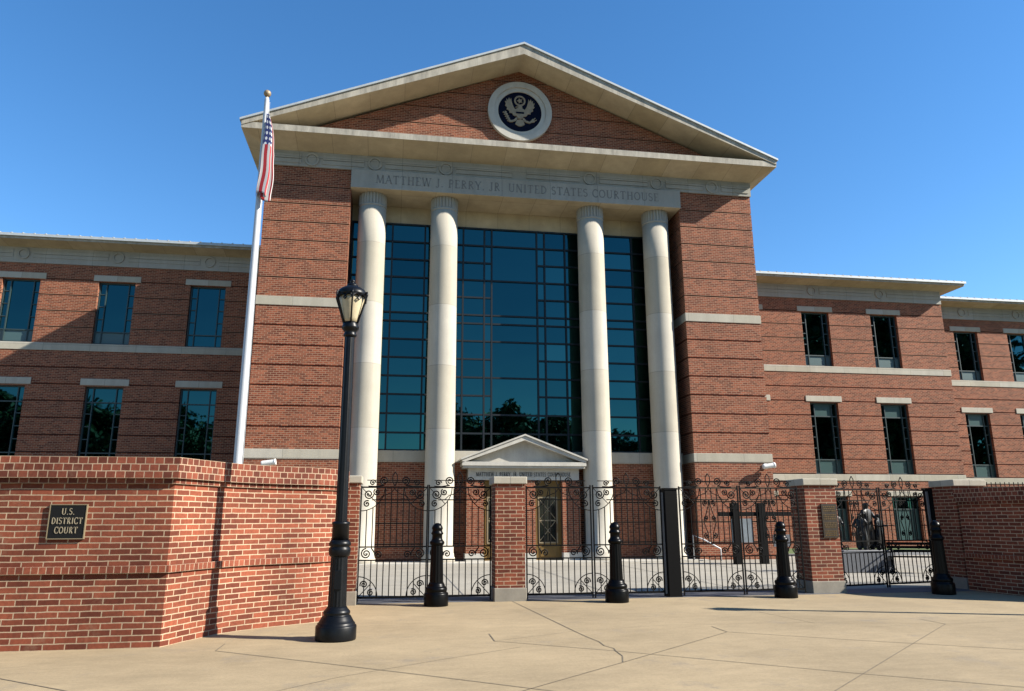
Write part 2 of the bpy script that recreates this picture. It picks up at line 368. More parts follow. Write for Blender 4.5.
# saw-cut joints of the pavement: two families of diagonals, staggered
jt = MB()
def joint(pts, w=.014):
    for (ax, ay), (bx, by) in zip(pts[:-1], pts[1:]):
        d = Vector((bx-ax, by-ay)); L = d.length; d /= L; p = Vector((-d.y, d.x))*w/2
        jt.add([(ax+p.x, ay+p.y, .004), (ax-p.x, ay-p.y, .004), (bx-p.x, by-p.y, .004), (bx+p.x, by+p.y, .004)], [(0, 1, 2, 3)])
joint([(-1.99, 10.2), (-1.99, 9.69), (-.48, 8.53), (.43, 7.81), (1.31, 7.09), (3.0, 5.75)])
joint([(1.35, 10.4), (1.34, 9.79), (2.63, 8.83), (4.59, 7.18), (5.9, 6.2)])
joint([(-.6, 5.4), (1.31, 7.09), (2.5, 8.14), (3.49, 9.02), (4.54, 9.97), (4.55, 10.5)])
joint([(4.54, 9.97), (5.86, 9.0), (7.34, 8.0), (8.6, 7.1)])
joint([(7.95, 10.66), (7.94, 10.1), (5.93, 8.3), (3.96, 6.53), (2.6, 5.3)])
joint([(6.0, 11.92), (6.16, 10.53)], .009)
joint([(2.29, 14.3), (2.53, 10.42)], .014)
joint([(2.53, 10.42), (2.57, 9.9), (2.62, 9.5), (2.60, 9.2), (2.66, 9.0), (2.63, 8.83)], .013)
joint([(2.63, 8.83), (2.61, 8.5), (2.5, 8.14)], .012)
joint([(-4.6, 9.15), (-3.72, 8.43), (-2.93, 7.8), (-1.5, 6.6)])
joint([(-1.5, 6.85), (-.44, 7.92), (.58, 8.64), (1.6, 9.3)], .007)
joint([(1.34, 9.79), (2.5, 10.4), (4.0, 10.75), (6.2, 10.6), (7.94, 10.1)], .006)
joint([(7.94, 10.1), (9.6, 10.2), (12, 10.6)], .007)
tag(jt.build('pavement_joints', 'joint', fixn=False), kind='structure')
cj = MB()
for y in (18.2, 21.2, 24.2, 27.0): cj.add([(-20, y-.01, .004), (30, y-.01, .004), (30, y+.01, .004), (-20, y+.01, .004)], [(0, 1, 2, 3)])
for i in range(-5, 9): cj.add([(3*i+1.5-.01, 15.25, .0045), (3*i+1.5+.01, 15.25, .0045), (3*i+1.5+.01, 27.6, .0045), (3*i+1.5-.01, 27.6, .0045)], [(0, 1, 2, 3)])
tag(cj.build('courtyard_joints', 'strip', fixn=False), kind='structure')

# ------------------------------------------------------------------ courthouse
CH = thing('courthouse', 'red brick courthouse with tall columns, gabled pediment and glass front', 'courthouse', (0, 0, 0))
GR = .045
def wall_boxes(mb, x0, x1, z0, z1, y, depth, openings=(), grooves=(), side=.0):
    zs = {z0, z1}
    for g in grooves:
        if z0 < g-GR/2 and g+GR/2 < z1: zs |= {g-GR/2, g+GR/2}
    for o in openings: zs |= {max(z0, min(z1, o[2])), max(z0, min(z1, o[3]))}
    zs = sorted(zs)
    for a, b in zip(zs[:-1], zs[1:]):
        if b-a < 1e-5: continue
        c = (a+b)/2; isg = any(abs(c-g) < GR/2 for g in grooves)
        cut = sorted((o[0], o[1]) for o in openings if o[2] < c < o[3])
        xs = x0; segs = []
        for p, q in cut: segs.append((xs, p)); xs = q
        segs.append((xs, x1))
        for p, q in segs:
            mb.cur = 1 if isg else 0
            k = .045 if isg else 0
            e0 = k if (side and p == x0) else 0; e1 = k if (side and q == x1) else 0
            mb.box(p+e0, q-e1, y+k, y+depth, a, b)
    mb.cur = 0
PX0, PX1, IX0, IX1 = -5.08, 14.45, -1.92, 11.30
YP, YW, YW2 = 26.7, 34.0, 36.6
pg = [9.45+.735*k for k in range(1, 7)]+[9.11-.735*k for k in range(1, 7)]+[3.57-.735*k for k in range(1, 5)]
wg = [9.08+.73*k for k in range(1, 5)]+[8.73-.73*k for k in range(1, 8)]+[3.3-.73*k for k in range(1, 5)]
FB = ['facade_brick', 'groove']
for a, b in ((PX0, IX0), (IX1, PX1)):
    m = MB(); wall_boxes(m, a, b, .0, 14.62, YP, 8.5, (), pg, side=1); m.build('pavilion_wall', FB, CH)
m = MB()
wins_l = [-16.47, -12.52, -8.62, -4.7]; wins_r = [17.6, 21.5, 25.43]
def ops(cs):
    o = []
    for c in cs: o += [(c-.775, c+.775, 9.08, 11.95), (c-.775, c+.775, 3.6, 7.18), (c-.775, c+.775, .35, 2.5)]
    return o
wall_boxes(m, -19.55, PX0, 0, 12.68, YW, 6, ops(wins_l[:3]), wg); m.build('wing_wall', FB, CH)
m = MB(); wall_boxes(m, PX1, 28.95, 0, 12.68, YW, 6, ops(wins_r), wg, side=1); m.build('wing_wall', FB, CH)
m = MB(); w2 = [32.5, 36.0]; wall_boxes(m, 28.95, 46, 0, 12.68, YW2, 6, ops(w2), wg); m.build('wing_wall', FB, CH)
m = MB(); wall_boxes(m, -46, -19.55, 0, 12.68, YW2, 6, ops([-31.2, -27.2, -23.2]), wg); m.build('wing_wall', FB, CH)
# stone courses
def band(x0, x1, y, z0, z1, d=.5, name='stone_band', p=.03):
    m = MB(); m.box(x0, x1, y-p, y+d, z0, z1); return bevel(m.build(name, 'stone', CH), .012)
for a, b in ((PX0-.03, IX0+.03), (IX1-.03, PX1+.03)):
    band(a, b, YP, 9.11, 9.45, 2.2); band(a, b, YP, 3.57, 3.91, 2.2)
for x0, x1, y in ((-19.55, PX0, YW), (PX1, 28.98, YW), (28.98, 46, YW2), (-46, -19.55, YW2)):
    band(x0, x1, y, 8.74, 9.075, .3); band(x0, x1, y, 3.28, 3.595, .3)
# windows of the wings
def rect_frame(m, x0, x1, z0, z1, t, y0, y1):
    m.box(x0, x0+t, y0, y1, z0, z1); m.box(x1-t, x1, y0, y1, z0, z1); m.box(x0+t, x1-t, y0, y1, z0, z0+t); m.box(x0+t, x1-t, y0, y1, z1-t, z1)
def make_window(z0, z1, transoms, sides, low_panel, top_panel=None, panelmat='panel_teal', lintel=(.02, .29)):
    m = MB(); w = .775
    rect_frame(m, -w, w, z0, z1, .06, .16, .26)
    for x in (-.47, .47): m.box(x-.02, x+.02, .15, .25, z0+.06, z1-.06)
    for t in transoms: m.box(-w+.06, w-.06, .155, .245, t-.025, t+.025)
    for t in sides:
        for a, b in ((-w+.06, -.49), (.49, w-.06)): m.box(a, b, .165, .24, t-.018, t+.018)
    f = m.build('window', 'wing_frame', CH)
    g = MB(); g.box(-w+.03, w-.03, .22, .23, z0+.03, z1-.03); g.build('pane', 'wing_glass', f)
    if low_panel:
        g = MB(); g.box(-w+.05, w-.05, .205, .215, z0+.05, low_panel); g.build('lower_panel', panelmat, f)
    if top_panel:
        g = MB(); g.box(-.45, .45, .205, .215, top_panel, z1-.05); g.build('upper_panel', panelmat, f)
    lt = MB(); lt.box(-.99, .99, -.035, .16, z1+lintel[0], z1+lintel[1]); bevel(lt.build('lintel', 'stone', f), .01)
    return f
wu = make_window(9.09, 11.95, [9.66], [10.25, 10.83, 11.4], None)
wl = make_window(3.61, 7.18, [4.32, 6.5], [4.9, 5.45, 6.0], None, lintel=(.05, .34))
wgd = make_window(.36, 2.5, [1.9], [], None, lintel=(.03, .28))
wup = make_window(9.09, 11.95, [9.66], [10.25, 10.83, 11.4], 9.63, panelmat='blind')
wlp = make_window(3.61, 7.18, [4.32, 6.5], [4.9, 5.45, 6.0], 4.29, 6.53, lintel=(.05, .34))
wgp = make_window(.36, 2.5, [1.9], [], 1.88, lintel=(.03, .28))
def put(proto, x, y, first=[]):
    if proto.name in first: o = copy_tree(proto, CH)
    else: o = proto; first.append(proto.name)
    o.location = (x, y, 0)
for x in wins_l[:3]:
    put(wup if x < -10 else wu, x, YW); put(wl, x, YW); put(wgd, x, YW)
for x in (-31.2, -27.2, -23.2): put(wu, x, YW2); put(wl, x, YW2)
for x in wins_r: put(wup, x, YW); put(wlp, x, YW); put(wgp, x, YW)
for x in w2: put(wup, x, YW2); put(wlp, x, YW2); put(wgp, x, YW2)
# wing friezes, eaves, roofs
def roundel(x, y, z, r=.25):
    m = MB(); m.ring(x, z, r*.72, r, y-.05, y+.02, 32); m.ring(x, z, .0, r*.66, y-.02, y+.02, 24)
    m.build('roundel', 'frieze', CH)
def wing_top(x0, x1, y, open0, open1, rs):
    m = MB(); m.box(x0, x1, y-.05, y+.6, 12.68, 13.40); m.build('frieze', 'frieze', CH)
    xs = sorted(rs)
    m = MB()
    for i in range(len(xs)+1):
        a = xs[i-1]+.42 if i else x0+.1; b = xs[i]-.42 if i < len(xs) else x1-.12
        if b-a > .4:
            for q0, q1 in ((12.92, 13.07), (13.10, 13.25)): m = MB(); m.box(a, b, y-.075, y, q0, q1); m.build('frieze_panel', 'frieze', CH)
    for x in xs: roundel(x, y-.05, 13.09)
    p = .85; e0 = p if open0 else 0; e1 = p if open1 else 0; D = 9
    m = MB()
    o = [(x0-e0, y-p), (x1+e1, y-p), (x1+e1, y+D), (x0-e0, y+D)]; q = [(x0-.0, y-.05), (x1, y-.05), (x1, y+D), (x0, y+D)]
    m.add([(*a, 13.50) for a in o]+[(*a, 13.40) for a in q]+[(*a, 13.72) for a in o], [(0, 1, 5, 4), (1, 2, 6, 5), (3, 0, 4, 7)], None)
    m.build('soffit', 'soffit', CH)
    m = MB(); m.box(x0-e0, x1+e1, y-p-.02, y-p+.06, 13.50, 13.60)
    if open1: m.box(x1+e1-.06, x1+e1+.02, y-p+.061, y+D, 13.50, 13.60)
    if open0: m.box(x0-e0-.02, x0-e0+.06, y-p+.061, y+D, 13.50, 13.60)
    m.build('eave_fascia', 'cornice', CH)
    m = MB(); zz = 13.605; s = .16
    m.add([(x0-e0-.06, y-p-.1, zz), (x1+e1+.06, y-p-.1, zz), (x1+e1+.06, y+D, zz+s*(D+p)), (x0-e0-.06, y+D, zz+s*(D+p))]+
          [(x0-e0-.06, y-p-.1, zz+.12), (x1+e1+.06, y-p-.1, zz+.12), (x1+e1+.06, y+D, zz+.12+s*(D+p)), (x0-e0-.06, y+D, zz+.12+s*(D+p))],
          [(3, 2, 1, 0), (4, 5, 6, 7), (0, 1, 5, 4), (1, 2, 6, 5), (2, 3, 7, 6), (3, 0, 4, 7)])
    x = x0-e0
    while x < x1+e1:
        m.bar((x, y-p-.108, zz+.125), (x, y+D, zz+.125+s*(D+p)), .045, .05); x += .46
    m.build('roof', 'roof', CH)
wing_top(-19.55, PX0, YW, True, False, [-16.52, -12.58, -8.65])
wing_top(PX1, 28.95, YW, False, True, [17.5, 21.41, 25.31])
wing_top(28.95, 46, YW2, False, True, [32.41, 36.0, 40])
wing_top(-46, -19.55, YW2, True, False, [-31, -27, -23])
# recessed entrance wall, curtain wall
YB, YG = 27.85, 28.15
m = MB(); wall_boxes(m, IX0, IX1, 0, 3.57, YB, 1.0, ((2.7, 6.9, -1, 2.9),), [g for g in pg if g < 3.3]); m.build('entrance_wall', FB, CH)
band(IX0, IX1, YB, 3.57, 4.0, .6, p=.06)
m = MB(); m.box(IX0, IX1, YG+.05, YG+1, 13.13, 13.835); m.box(IX0, IX1, YG-.02, YG+.05, 13.13, 13.835); m.build('header_stone', 'soffit', CH)
zr = [4.04, 4.70, 5.43, 6.17, 6.89, 7.62, 8.35, 9.07, 9.42, 10.15, 10.88, 11.62, 12.36, 13.1]
full = {4.04, 4.70, 5.43, 6.89, 8.35, 9.07, 9.42, 10.88, 12.36, 13.1}
xm = [IX0+.03, -.3, 1.0, 2.55, 3.41, 3.71, 5.58, 5.90, 6.76, 8.35, 9.65, IX1-.03]
m = MB(); t = .033
for x in xm: m.box(x-t, x+t, YG-.06, YG+.04, 4.0, 13.13)
for z in zr:
    for a, b in ((IX0, 3.71-t), (5.58+t, IX1)) if z not in full else ((IX0, IX1),):
        m.box(a, b, YG-.052, YG+.035, z-t, z+t)
cw = m.build('curtain_wall', 'frame', CH)
rnd = random.Random(3)
zf = sorted(zr)
gm = MB()
for i in range(len(xm)-1):
    zz = sorted(full) if i == 5 else zf
    for a, b in zip(zz[:-1], zz[1:]):
        # panes lean a fraction of a degree
        d1, d2, d3, d4 = [rnd.uniform(-.003, .003) for _ in range(4)]
        x0, x1 = xm[i]+.01, xm[i+1]-.01
        gm.cur = rnd.choice((0, 0, 0, 1, 1, 2))
        gm.add([(x0, YG+d1, a), (x1, YG+d2, a), (x1, YG+d2+d3, b), (x0, YG+d1+d3, b)], [(0, 1, 2, 3)])
gm.build('glass_panes', ['glass', 'glass_b', 'glass_c'], cw, fixn=False)
# frieze, architrave, lettering over the columns
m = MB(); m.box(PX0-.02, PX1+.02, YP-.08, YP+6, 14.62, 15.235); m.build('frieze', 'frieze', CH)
rx = [-3.43, -1.06, 1.69, 7.51, 10.34, 12.75]
for x in rx: roundel(x, YP-.08, 14.915, .27)
m = MB()
ed = [PX0+.1]+[v for x in rx for v in (x-.4, x+.4)]+[PX1-.1]
ed = ed[:7]+[4.3, 4.9]+ed[7:]
for a, b in zip(ed[0::2], ed[1::2]):
    for q0, q1 in ((14.74, 14.90), (14.93, 15.10)): m = MB(); m.box(a, b, YP-.11, YP, q0, q1); m.build('frieze_panel', 'frieze', CH)
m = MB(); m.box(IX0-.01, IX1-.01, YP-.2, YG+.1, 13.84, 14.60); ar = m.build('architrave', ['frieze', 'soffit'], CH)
for p in ar.data.polygons:
    if p.normal.z < -.5: p.material_index = 1
bevel(ar, .015)
m = MB(); write(m, 'MATTHEW J. PERRY, JR. UNITED STATES COURTHOUSE', 4.68, 14.07, .34, YP-.206, YP-.19, 11.35); m.build('lettering', 'carved', CH)
# horizontal cornice of the pediment: sloping soffit, fascia, sill
CX0, CX1, CY, AX = -5.86, 15.09, 25.5, 4.65
m = MB(); B = 42
o = [(CX0, CY), (CX1, CY), (CX1, B), (CX0, B)]; q = [(PX0-.02, YP-.08), (PX1+.02, YP-.08), (PX1+.02, B), (PX0-.02, B)]
m.add([(*a, 15.45) for a in o]+[(*a, 15.235) for a in q], [(0, 1, 5, 4), (1, 2, 6, 5), (3, 0, 4, 7)]); m.build('soffit', 'soffit', CH)
m = MB()
m.add([(CX0, CY, 15.45), (CX1, CY, 15.45), (CX1, CY, 15.69), (CX0, CY, 15.69), (CX0, YP+.3, 15.9), (CX1, YP+.3, 15.9), (CX0, YP+.3, 15.45), (CX1, YP+.3, 15.45)],
      [(0, 1, 2, 3), (3, 2, 5, 4), (0, 3, 4, 6), (1, 7, 5, 2), (6, 7, 1, 0)]); m.build('cornice', 'cornice', CH)
# brick tympanum and raking cornice
AZ, EZ, TH = 19.99, 15.73, .42
m = MB()
zt = [15.5, 16.17, 16.9, 17.64, 18.37, 19.1, 19.9]
sl_ = (AZ-EZ)/(AX-CX0)
def xat(z, s): return AX-s*(AZ-TH-z)/sl_
for i in range(len(zt)-1):
    a, b = zt[i]+.0, zt[i+1]-GR; b = min(b, AZ-TH+.02)
    m.cur = 0; m.prism([(xat(a, 1), a), (xat(a, -1), a), (max(xat(b, -1), AX), b), (min(xat(b, 1), AX), b)], YP, YP+.5)
    if i < len(zt)-2:
        m.cur = 1; c = zt[i+1]; m.prism([(xat(b, 1), b), (xat(b, -1), b), (xat(c, -1), c), (xat(c, 1), c)], YP+.04, YP+.5)
m.cur = 0; m.build('tympanum', FB, CH)
for s, ex in ((-1, CX0), (1, CX1)):
    m = MB(); e = .10
    v = []
    for y in (CY-.03, YP+1.2): v += [(AX, y, AZ-TH), (ex, y, EZ-.18), (ex, y, EZ), (AX, y, AZ)]
    m.add(v, [(0, 1, 2, 3), (7, 6, 5, 4), (1, 0, 4, 5), (2, 1, 5, 6), (3, 2, 6, 7), (0, 3, 7, 4)]); m.cur = 0
    mm = m.build('raking_cornice', ['cornice', 'soffit'], CH)
    for p in mm.data.polygons:
        if p.normal.z < -.5: p.material_index = 1
    m = MB(); v = []
    for y in (CY-.09, 44): v += [(AX, y, AZ+.005), (ex+s*.06, y, EZ-.02), (ex+s*.06, y, EZ+.06), (AX, y, AZ+.09)]
    m.add(v, [(0, 1, 2, 3), (7, 6, 5, 4), (1, 0, 4, 5), (2, 1, 5, 6), (3, 2, 6, 7), (0, 3, 7, 4)]); m.build('roof', 'roof', CH)
m = MB(); m.box(PX0+.2, PX1-.2, YP+6.1, 42, 12, 15.2); m.prism([(CX0+1, 15.3), (CX1-1, 15.3), (AX, AZ-.6)], YP+.6, 43.5); m.build('attic', 'groove', CH)
# columns
for x in (-1.10, 1.70, 7.66, 10.44):
    m = MB(); pr = [(.60, 0), (.60, .16), (.57, .2), (.56, .30), (.545, .34)]+[(.545-.018*(i/8)**1.5, .34+(13.34-.34)*i/8) for i in range(9)]
    m.lathe(pr, 48, (x, 27.3, 0)); c = m.build('column', 'shaft', CH)
    m = MB(); nf = 26; vs = []; n = nf*6
    m.lathe([(.532, 13.30), (.545, 13.34), (.545, 13.38)], 48, (x, 27.3, 0))
    ring_ = []
    for z in (13.38, 13.86):
        for j in range(n):
            a = 2*math.pi*j/n; r = .545-.05*(1-abs(math.cos(a*nf/2))); ring_.append((x+r*math.cos(a), 27.3+r*math.sin(a), z))
    m.add(ring_, [(j, (j+1) % n, (j+1) % n+n, j+n) for j in range(n)])
    m.build('fluted_neck', 'frieze', c)
# the seal in the gable
SX, SZ = 4.66, 17.68
def circle_pts(r, n=48): return [(SX+r*math.cos(2*math.pi*i/n), SZ+r*math.sin(2*math.pi*i/n)) for i in range(n)]
m = MB(); m.ring(SX, SZ, 1.08, 1.32, YP-.16, YP+.05, 64); m.ring(SX, SZ, .90, 1.081, YP-.10, YP+.05, 64); seal = m.build('seal', 'white_stone', CH)
m = MB(); m.prism(circle_pts(.905), YP-.05, YP+.04); m.build('disc', 'seal_blue', seal)
m = MB(); y0, y1 = YP-.085, YP-.045
def rel(p, dy=0): m.prism([(SX+a, SZ+b) for a, b in p], y0-dy, y1)
def mir(p, dy=0):
    rel(p, dy); rel([(-x, z) for x, z in p][::-1], dy)
mir([(.09, .17), (.20, .10), (.27, .22), (.33, .40), (.36, .60), (.41, .50), (.45, .62), (.49, .48), (.55, .56), (.55, .42), (.62, .44), (.57, .30), (.62, .26), (.53, .16), (.55, .08), (.45, .02), (.44, -.08), (.33, -.08), (.27, -.18), (.14, -.22), (.07, -.10)])
mir([(.08, -.26), (.16, -.26), (.26, -.38), (.40, -.42), (.43, -.50), (.30, -.48), (.17, -.42)], .004)
rel([(-.13, .10), (-.13, -.28), (0, -.36), (.13, -.28), (.13, .10), (.06, .2), (-.06, .2)], .004)
rel([(.10*math.cos(R(20*i)), .20+.11*math.sin(R(20*i))) for i in range(18)], .012)
rel([(-.06, .27), (-.19, .20), (-.08, .17)], .012)
m.ring(SX, SZ+.50, .17, .235, y0, y1, 28); rel([(.13*math.cos(R(36*i))*(1 if i % 2 else .5), .5+.13*math.sin(R(36*i))*(1 if i % 2 else .5)) for i in range(10)])
rel([(-.13, -.36), (-.20, -.56), (-.08, -.64), (0, -.66), (.08, -.64), (.20, -.56), (.13, -.36)])
for k in range(5):
    t = k/4; c_, z_ = -.42-.18*t, -.44+.36*t
    rel([(c_-.05, z_-.03), (c_+.03, z_-.05), (c_+.06, z_+.04), (c_-.02, z_+.07)], .002*k); rel([(c_-.12, z_+.0), (c_-.05, z_-.02), (c_-.06, z_+.05)], .002*k)
    a = R(18+9*k); d = (math.cos(a), math.sin(a)); q = (-d[1]*.016, d[0]*.016); o_ = .22+.11*(k % 2)
    rel([(.40-q[0], -.46-q[1]), (.40+o_*d[0]-q[0], -.46+o_*d[1]-q[1]), (.40+o_*d[0]+q[0], -.46+o_*d[1]+q[1]), (.40+q[0], -.46+q[1])], .002*k)
m.build('eagle', 'gold', seal)
m = MB(); y0, y1 = YP-.11, YP-.06
rel([(-.17, .02), (-.17, -.16), (-.1, -.28), (0, -.33), (.1, -.28), (.17, -.16), (.17, .02)]); m.build('shield', 'gold', seal)
m = MB(); y0, y1 = YP-.115, YP-.1; rel([(-.165, -.02), (-.165, -.10), (.165, -.10), (.165, -.02)][::1]); m.build('chief', 'seal_blue', seal)
# small pedimented entrance
PY = 27.2
m = MB()
for a, b in ((2.68, 3.33), (4.36, 5.24), (6.26, 6.93)): m.box(a, b, PY, 29, .30, 2.9)
po = m.build('entrance_portico', 'facade_brick', CH)
m = MB()
for a, b in ((2.65, 3.33), (4.36, 5.24), (6.26, 6.96)): m.box(a, b, PY-.03, 28.9, .0, .299)
m.build('plinth', 'white_stone', po)
m = MB(); m.box(2.74, 6.90, PY-.03, 28.9, 2.901, 3.32)
m.box(2.53, 7.08, PY-.28, 28.6, 3.321, 3.40); m.box(2.49, 7.12, PY-.33, 28.6, 3.401, 3.54)
m.prism([(2.7, 3.541), (6.92, 3.541), (4.805, 4.40)], PY+.02, 28.3)
for s, ex in ((-1, 2.49), (1, 7.12)):
    v = []
    for y in (PY-.33, 28.3): v += [(4.805, y, 4.34), (ex, y, 3.50), (ex, y, 3.62), (4.805, y, 4.50)]
    m.add(v, [(0, 1, 2, 3), (7, 6, 5, 4), (1, 0, 4, 5), (2, 1, 5, 6), (3, 2, 6, 7), (0, 3, 7, 4)])
    v = []
    for y in (PY-.38, 28.3): v += [(4.805, y, 4.505), (ex+s*.05, y, 3.60), (ex+s*.05, y, 3.66), (4.805, y, 4.565)]
    m.add(v, [(0, 1, 2, 3), (7, 6, 5, 4), (1, 0, 4, 5), (2, 1, 5, 6), (3, 2, 6, 7), (0, 3, 7, 4)])
m.build('pediment', 'white_stone', po)
m = MB(); write(m, 'MATTHEW J. PERRY, JR. UNITED STATES COURTHOUSE', 4.8, 3.03, .145, PY-.045, PY-.03, 3.55); m.build('lettering', 'lettering', po)
for a, b in ((3.33, 4.36), (5.24, 6.26)):
    m = MB(); Y0 = PY+.28
    m.box(a, b, Y0, Y0+.12, 2.30, 2.9); c0, c1 = a+.12, b-.12
    m.box(a, a+.14, Y0, Y0+.12, .02, 2.30); m.box(b-.14, b, Y0, Y0+.12, .02, 2.30)
    m.box(a+.14, b-.14, Y0+.01, Y0+.1, .02, .62); m.box(a+.22, b-.22, Y0-.02, Y0+.01, .16, .48)
    d = m.build('door', 'brass', CH)
    m = MB(); rect_frame(m, a+.14, b-.14, .621, 2.299, .05, Y0-.015, Y0+.09); m.build('glass_frame', 'bronze_trim', d)
    m = MB(); m.box(a+.2, b-.2, Y0+.04, Y0+.06, .68, 2.24); m.build('door_glass', 'dark_glass', d)
    m = MB(); xc = (a+b)/2
    for z in (1.44,): m.box(a+.2, b-.2, Y0+.0, Y0+.03, z-.025, z+.025)
    for z0 in (.70, 1.47):
        m.bar((a+.22, Y0+.02, z0+.72), (b-.22, Y0+.02, z0+.03), .022); m.bar((a+.22, Y0+.024, z0+.03), (b-.22, Y0+.024, z0+.72), .022); m.bar((xc, Y0+.02, z0+.02), (xc, Y0+.02, z0+.74), .015)
    m.build('grille', 'bronze_trim', d)
    m = MB(); m.tube([(b-.18, Y0-.02, 1.0), (b-.18, Y0-.07, 1.02), (b-.18, Y0-.07, 1.3), (b-.18, Y0-.02, 1.32)], .014); m.build('handle', 'brass', d)
m = MB(); m.box(2.75, 6.88, PY+.45, PY+.6, 0, 2.9); m.build('vestibule', 'lettering', po)
m = MB(); m.box(IX0-.2, IX1+.2, 26.25, 29, -.1, .03); m.build('landing', 'white_stone', CH)

# ------------------------------------------------------------------ forecourt walls
def resample(pts, step=.12):
    """Catmull-Rom through the points"""
    out = []; P = [Vector(p) for p in pts]
    P = [P[0]*2-P[1]]+P+[P[-1]*2-P[-2]]
    for i in range(1, len(P)-2):
        n = max(2, int((P[i+1]-P[i]).length/step))
        for k in range(n):
            t = k/n; a, b, c, d = P[i-1:i+3]
            out.append(.5*((2*b)+(c-a)*t+(2*a-5*b+4*c-d)*t*t+(3*b-a-3*c+d)*t**3))
    out.append(P[-2]); return out
def offset_path(path, d):
    out = []
    for i, p in enumerate(path):
        ns = []
        for a, b in ((i-1, i), (i, i+1)):
            if a < 0 or b >= len(path): continue
            t = (path[b]-path[a]).normalized(); ns.append(Vector((t.y, -t.x)))
        n = sum(ns, Vector((0, 0))).normalized(); k = max(.35, n.dot(ns[0])); out.append(p+n*(d/k))
    return out
def ribbon(m, path, d0, d1, z0, z1, w0=None):
    """solid following a path, front at offset d0 (right of travel), back at d1"""
    A, B_ = offset_path(path, d0), offset_path(path, d1); n = len(path)
    v0 = z0 if w0 is None else w0; v1 = v0+z1-z0
    u = [0]
    for i in range(1, n): u.append(u[-1]+(A[i]-A[i-1]).length)
    v = [(p.x, p.y, z) for z in (z0, z1) for q in (A, B_) for p in q]; f = []; uv = []
    for i in range(n-1):
        j = i+1
        f.append((i, j, j+2*n, i+2*n)); uv.append([(u[i], v0), (u[j], v0), (u[j], v1), (u[i], v1)])
        f.append((n+j, n+i, n+i+2*n, n+j+2*n)); uv.append([(u[j], z0), (u[i], z0), (u[i], z1), (u[j], z1)])
        f.append((i+2*n, j+2*n, n+j+2*n, n+i+2*n)); uv.append([(u[i], 0), (u[j], 0), (u[j], .14), (u[i], .14)])
        f.append((n+i, n+j, j, i)); uv.append([(u[i], 0), (u[j], 0), (u[j], .14), (u[i], .14)])
    f += [(0, 2*n, 3*n, n), (n-1, 2*n-1, 4*n-1, 3*n-1)]; uv += [None, None]
    m.add(v, f, uv)
def forecourt_wall(label, path):
    w = thing('boundary_wall', label, 'brick wall')
    m = MB(); ribbon(m, path, .02, -.40, -.15, .87); m.build('lower_wall', 'wall_brick', w)
    m = MB(); ribbon(m, path, .0, -.36, .87, 1.955); m.build('upper_wall', 'wall_brick', w)
    m = MB(); ribbon(m, path, .06, -.34, .872, .957, .002); m.build('string_course', 'soldier', w)
    m = MB(); ribbon(m, path, .035, -.40, 1.956, 2.02, .001); ribbon(m, path, .085, -.44, 2.021, 2.285, .0); m.build('coping', 'coping', w)
    return w
V2 = lambda x, y: Vector((x, y))
curveL = resample([(-2.74, 10.11), (-2.49, 10.66), (-2.2, 11.18), (-1.78, 11.58), (-1.27, 11.90), (-.95, 12.2), (-.80, 12.7), (-.85, 13.4), (-.9, 14.15)])
forecourt_wall('curved red brick wall behind the street lamp, with the black court sign on it', [V2(-12, 10.1), V2(-8, 10.1)]+[V2(-6+.5*i, 10.1) for i in range(6)]+curveL)
cl = Vector((0, 0))
curveR = resample([(12.12, 14.55), (12.12, 13.9), (12.2, 13.2), (12.45, 12.65), (12.95, 12.25), (13.5, 11.9), (14.1, 11.5), (14.7, 11.0)])
wr = forecourt_wall('shaded brick wall right of the gates, beside the fourth bollard', curveR+[V2(15.5, 10.9), V2(19, 10.9), V2(26, 10.9)])
wr.location.z = -.2
# gate piers
def pier(x0, x1, y0, y1, label):
    t = thing('gate_pier', label, 'brick pier', ((x0+x1)/2, (y0+y1)/2, 0), 0, 'brick piers of the gateway')
    a, b = (x1-x0)/2, (y1-y0)/2
    m = MB(); m.box(-a, a, -b, b, .24, 2.16); m.build('shaft', 'wall_brick', t)
    m = MB(); m.box(-a-.025, a+.025, -b-.025, b+.025, -.1, .24); bevel(m.build('base', 'pier_base', t), .012)
    m = MB(); m.box(-a-.045, a+.045, -b-.045, b+.045, 2.16, 2.30); bevel(m.build('cap', 'stone', t), .015)
pier(-1.16, -.60, 14.2, 14.8, 'brick gate pier half hidden behind the street lamp')
pier(1.97, 2.54, 14.3, 14.87, 'free standing brick gate pier in front of the small entrance portico')
pier(8.52, 9.22, 14.5, 15.1, 'brick gate pier with a dark bronze tablet')
pier(12.13, 12.85, 14.62, 15.3, 'shaded brick gate pier behind the fourth bollard')

# ------------------------------------------------------------------ iron gates
def spiral(m, cx, cz, r, a0, turns, r_t=.0125, dirn=1, y=0, to=None):
    pts = []
    k = int(turns*14)
    for i in range(k+1):
        t = i/k; rr = r*(1-.82*t); a = R(a0)+dirn*turns*2*math.pi*t
        pts.append((cx+rr*math.cos(a), y, cz+rr*math.sin(a)))
    if to: pts = [(p[0], y, p[1]) for p in to]+pts
    m.tube(pts, r_t, 5)
    m.lathe([(0.001, -.012), (.012, -.010), (.012, .010), (.001, .012)], 8, (0, 0, 0))
    n = 32; o = len(m.v)-n
    m.v[o:] = [(cx+p[0], y+p[2], cz+p[1]) for p in m.v[o:]]
def arc(m, cx, cz, r, a0, a1, rt=.009, n=12, rz=None):
    m.tube([(cx+r*math.cos(R(a0+(a1-a0)*i/n)), 0, cz+(rz or r)*math.sin(R(a0+(a1-a0)*i/n))) for i in range(n+1)], rt, 5)
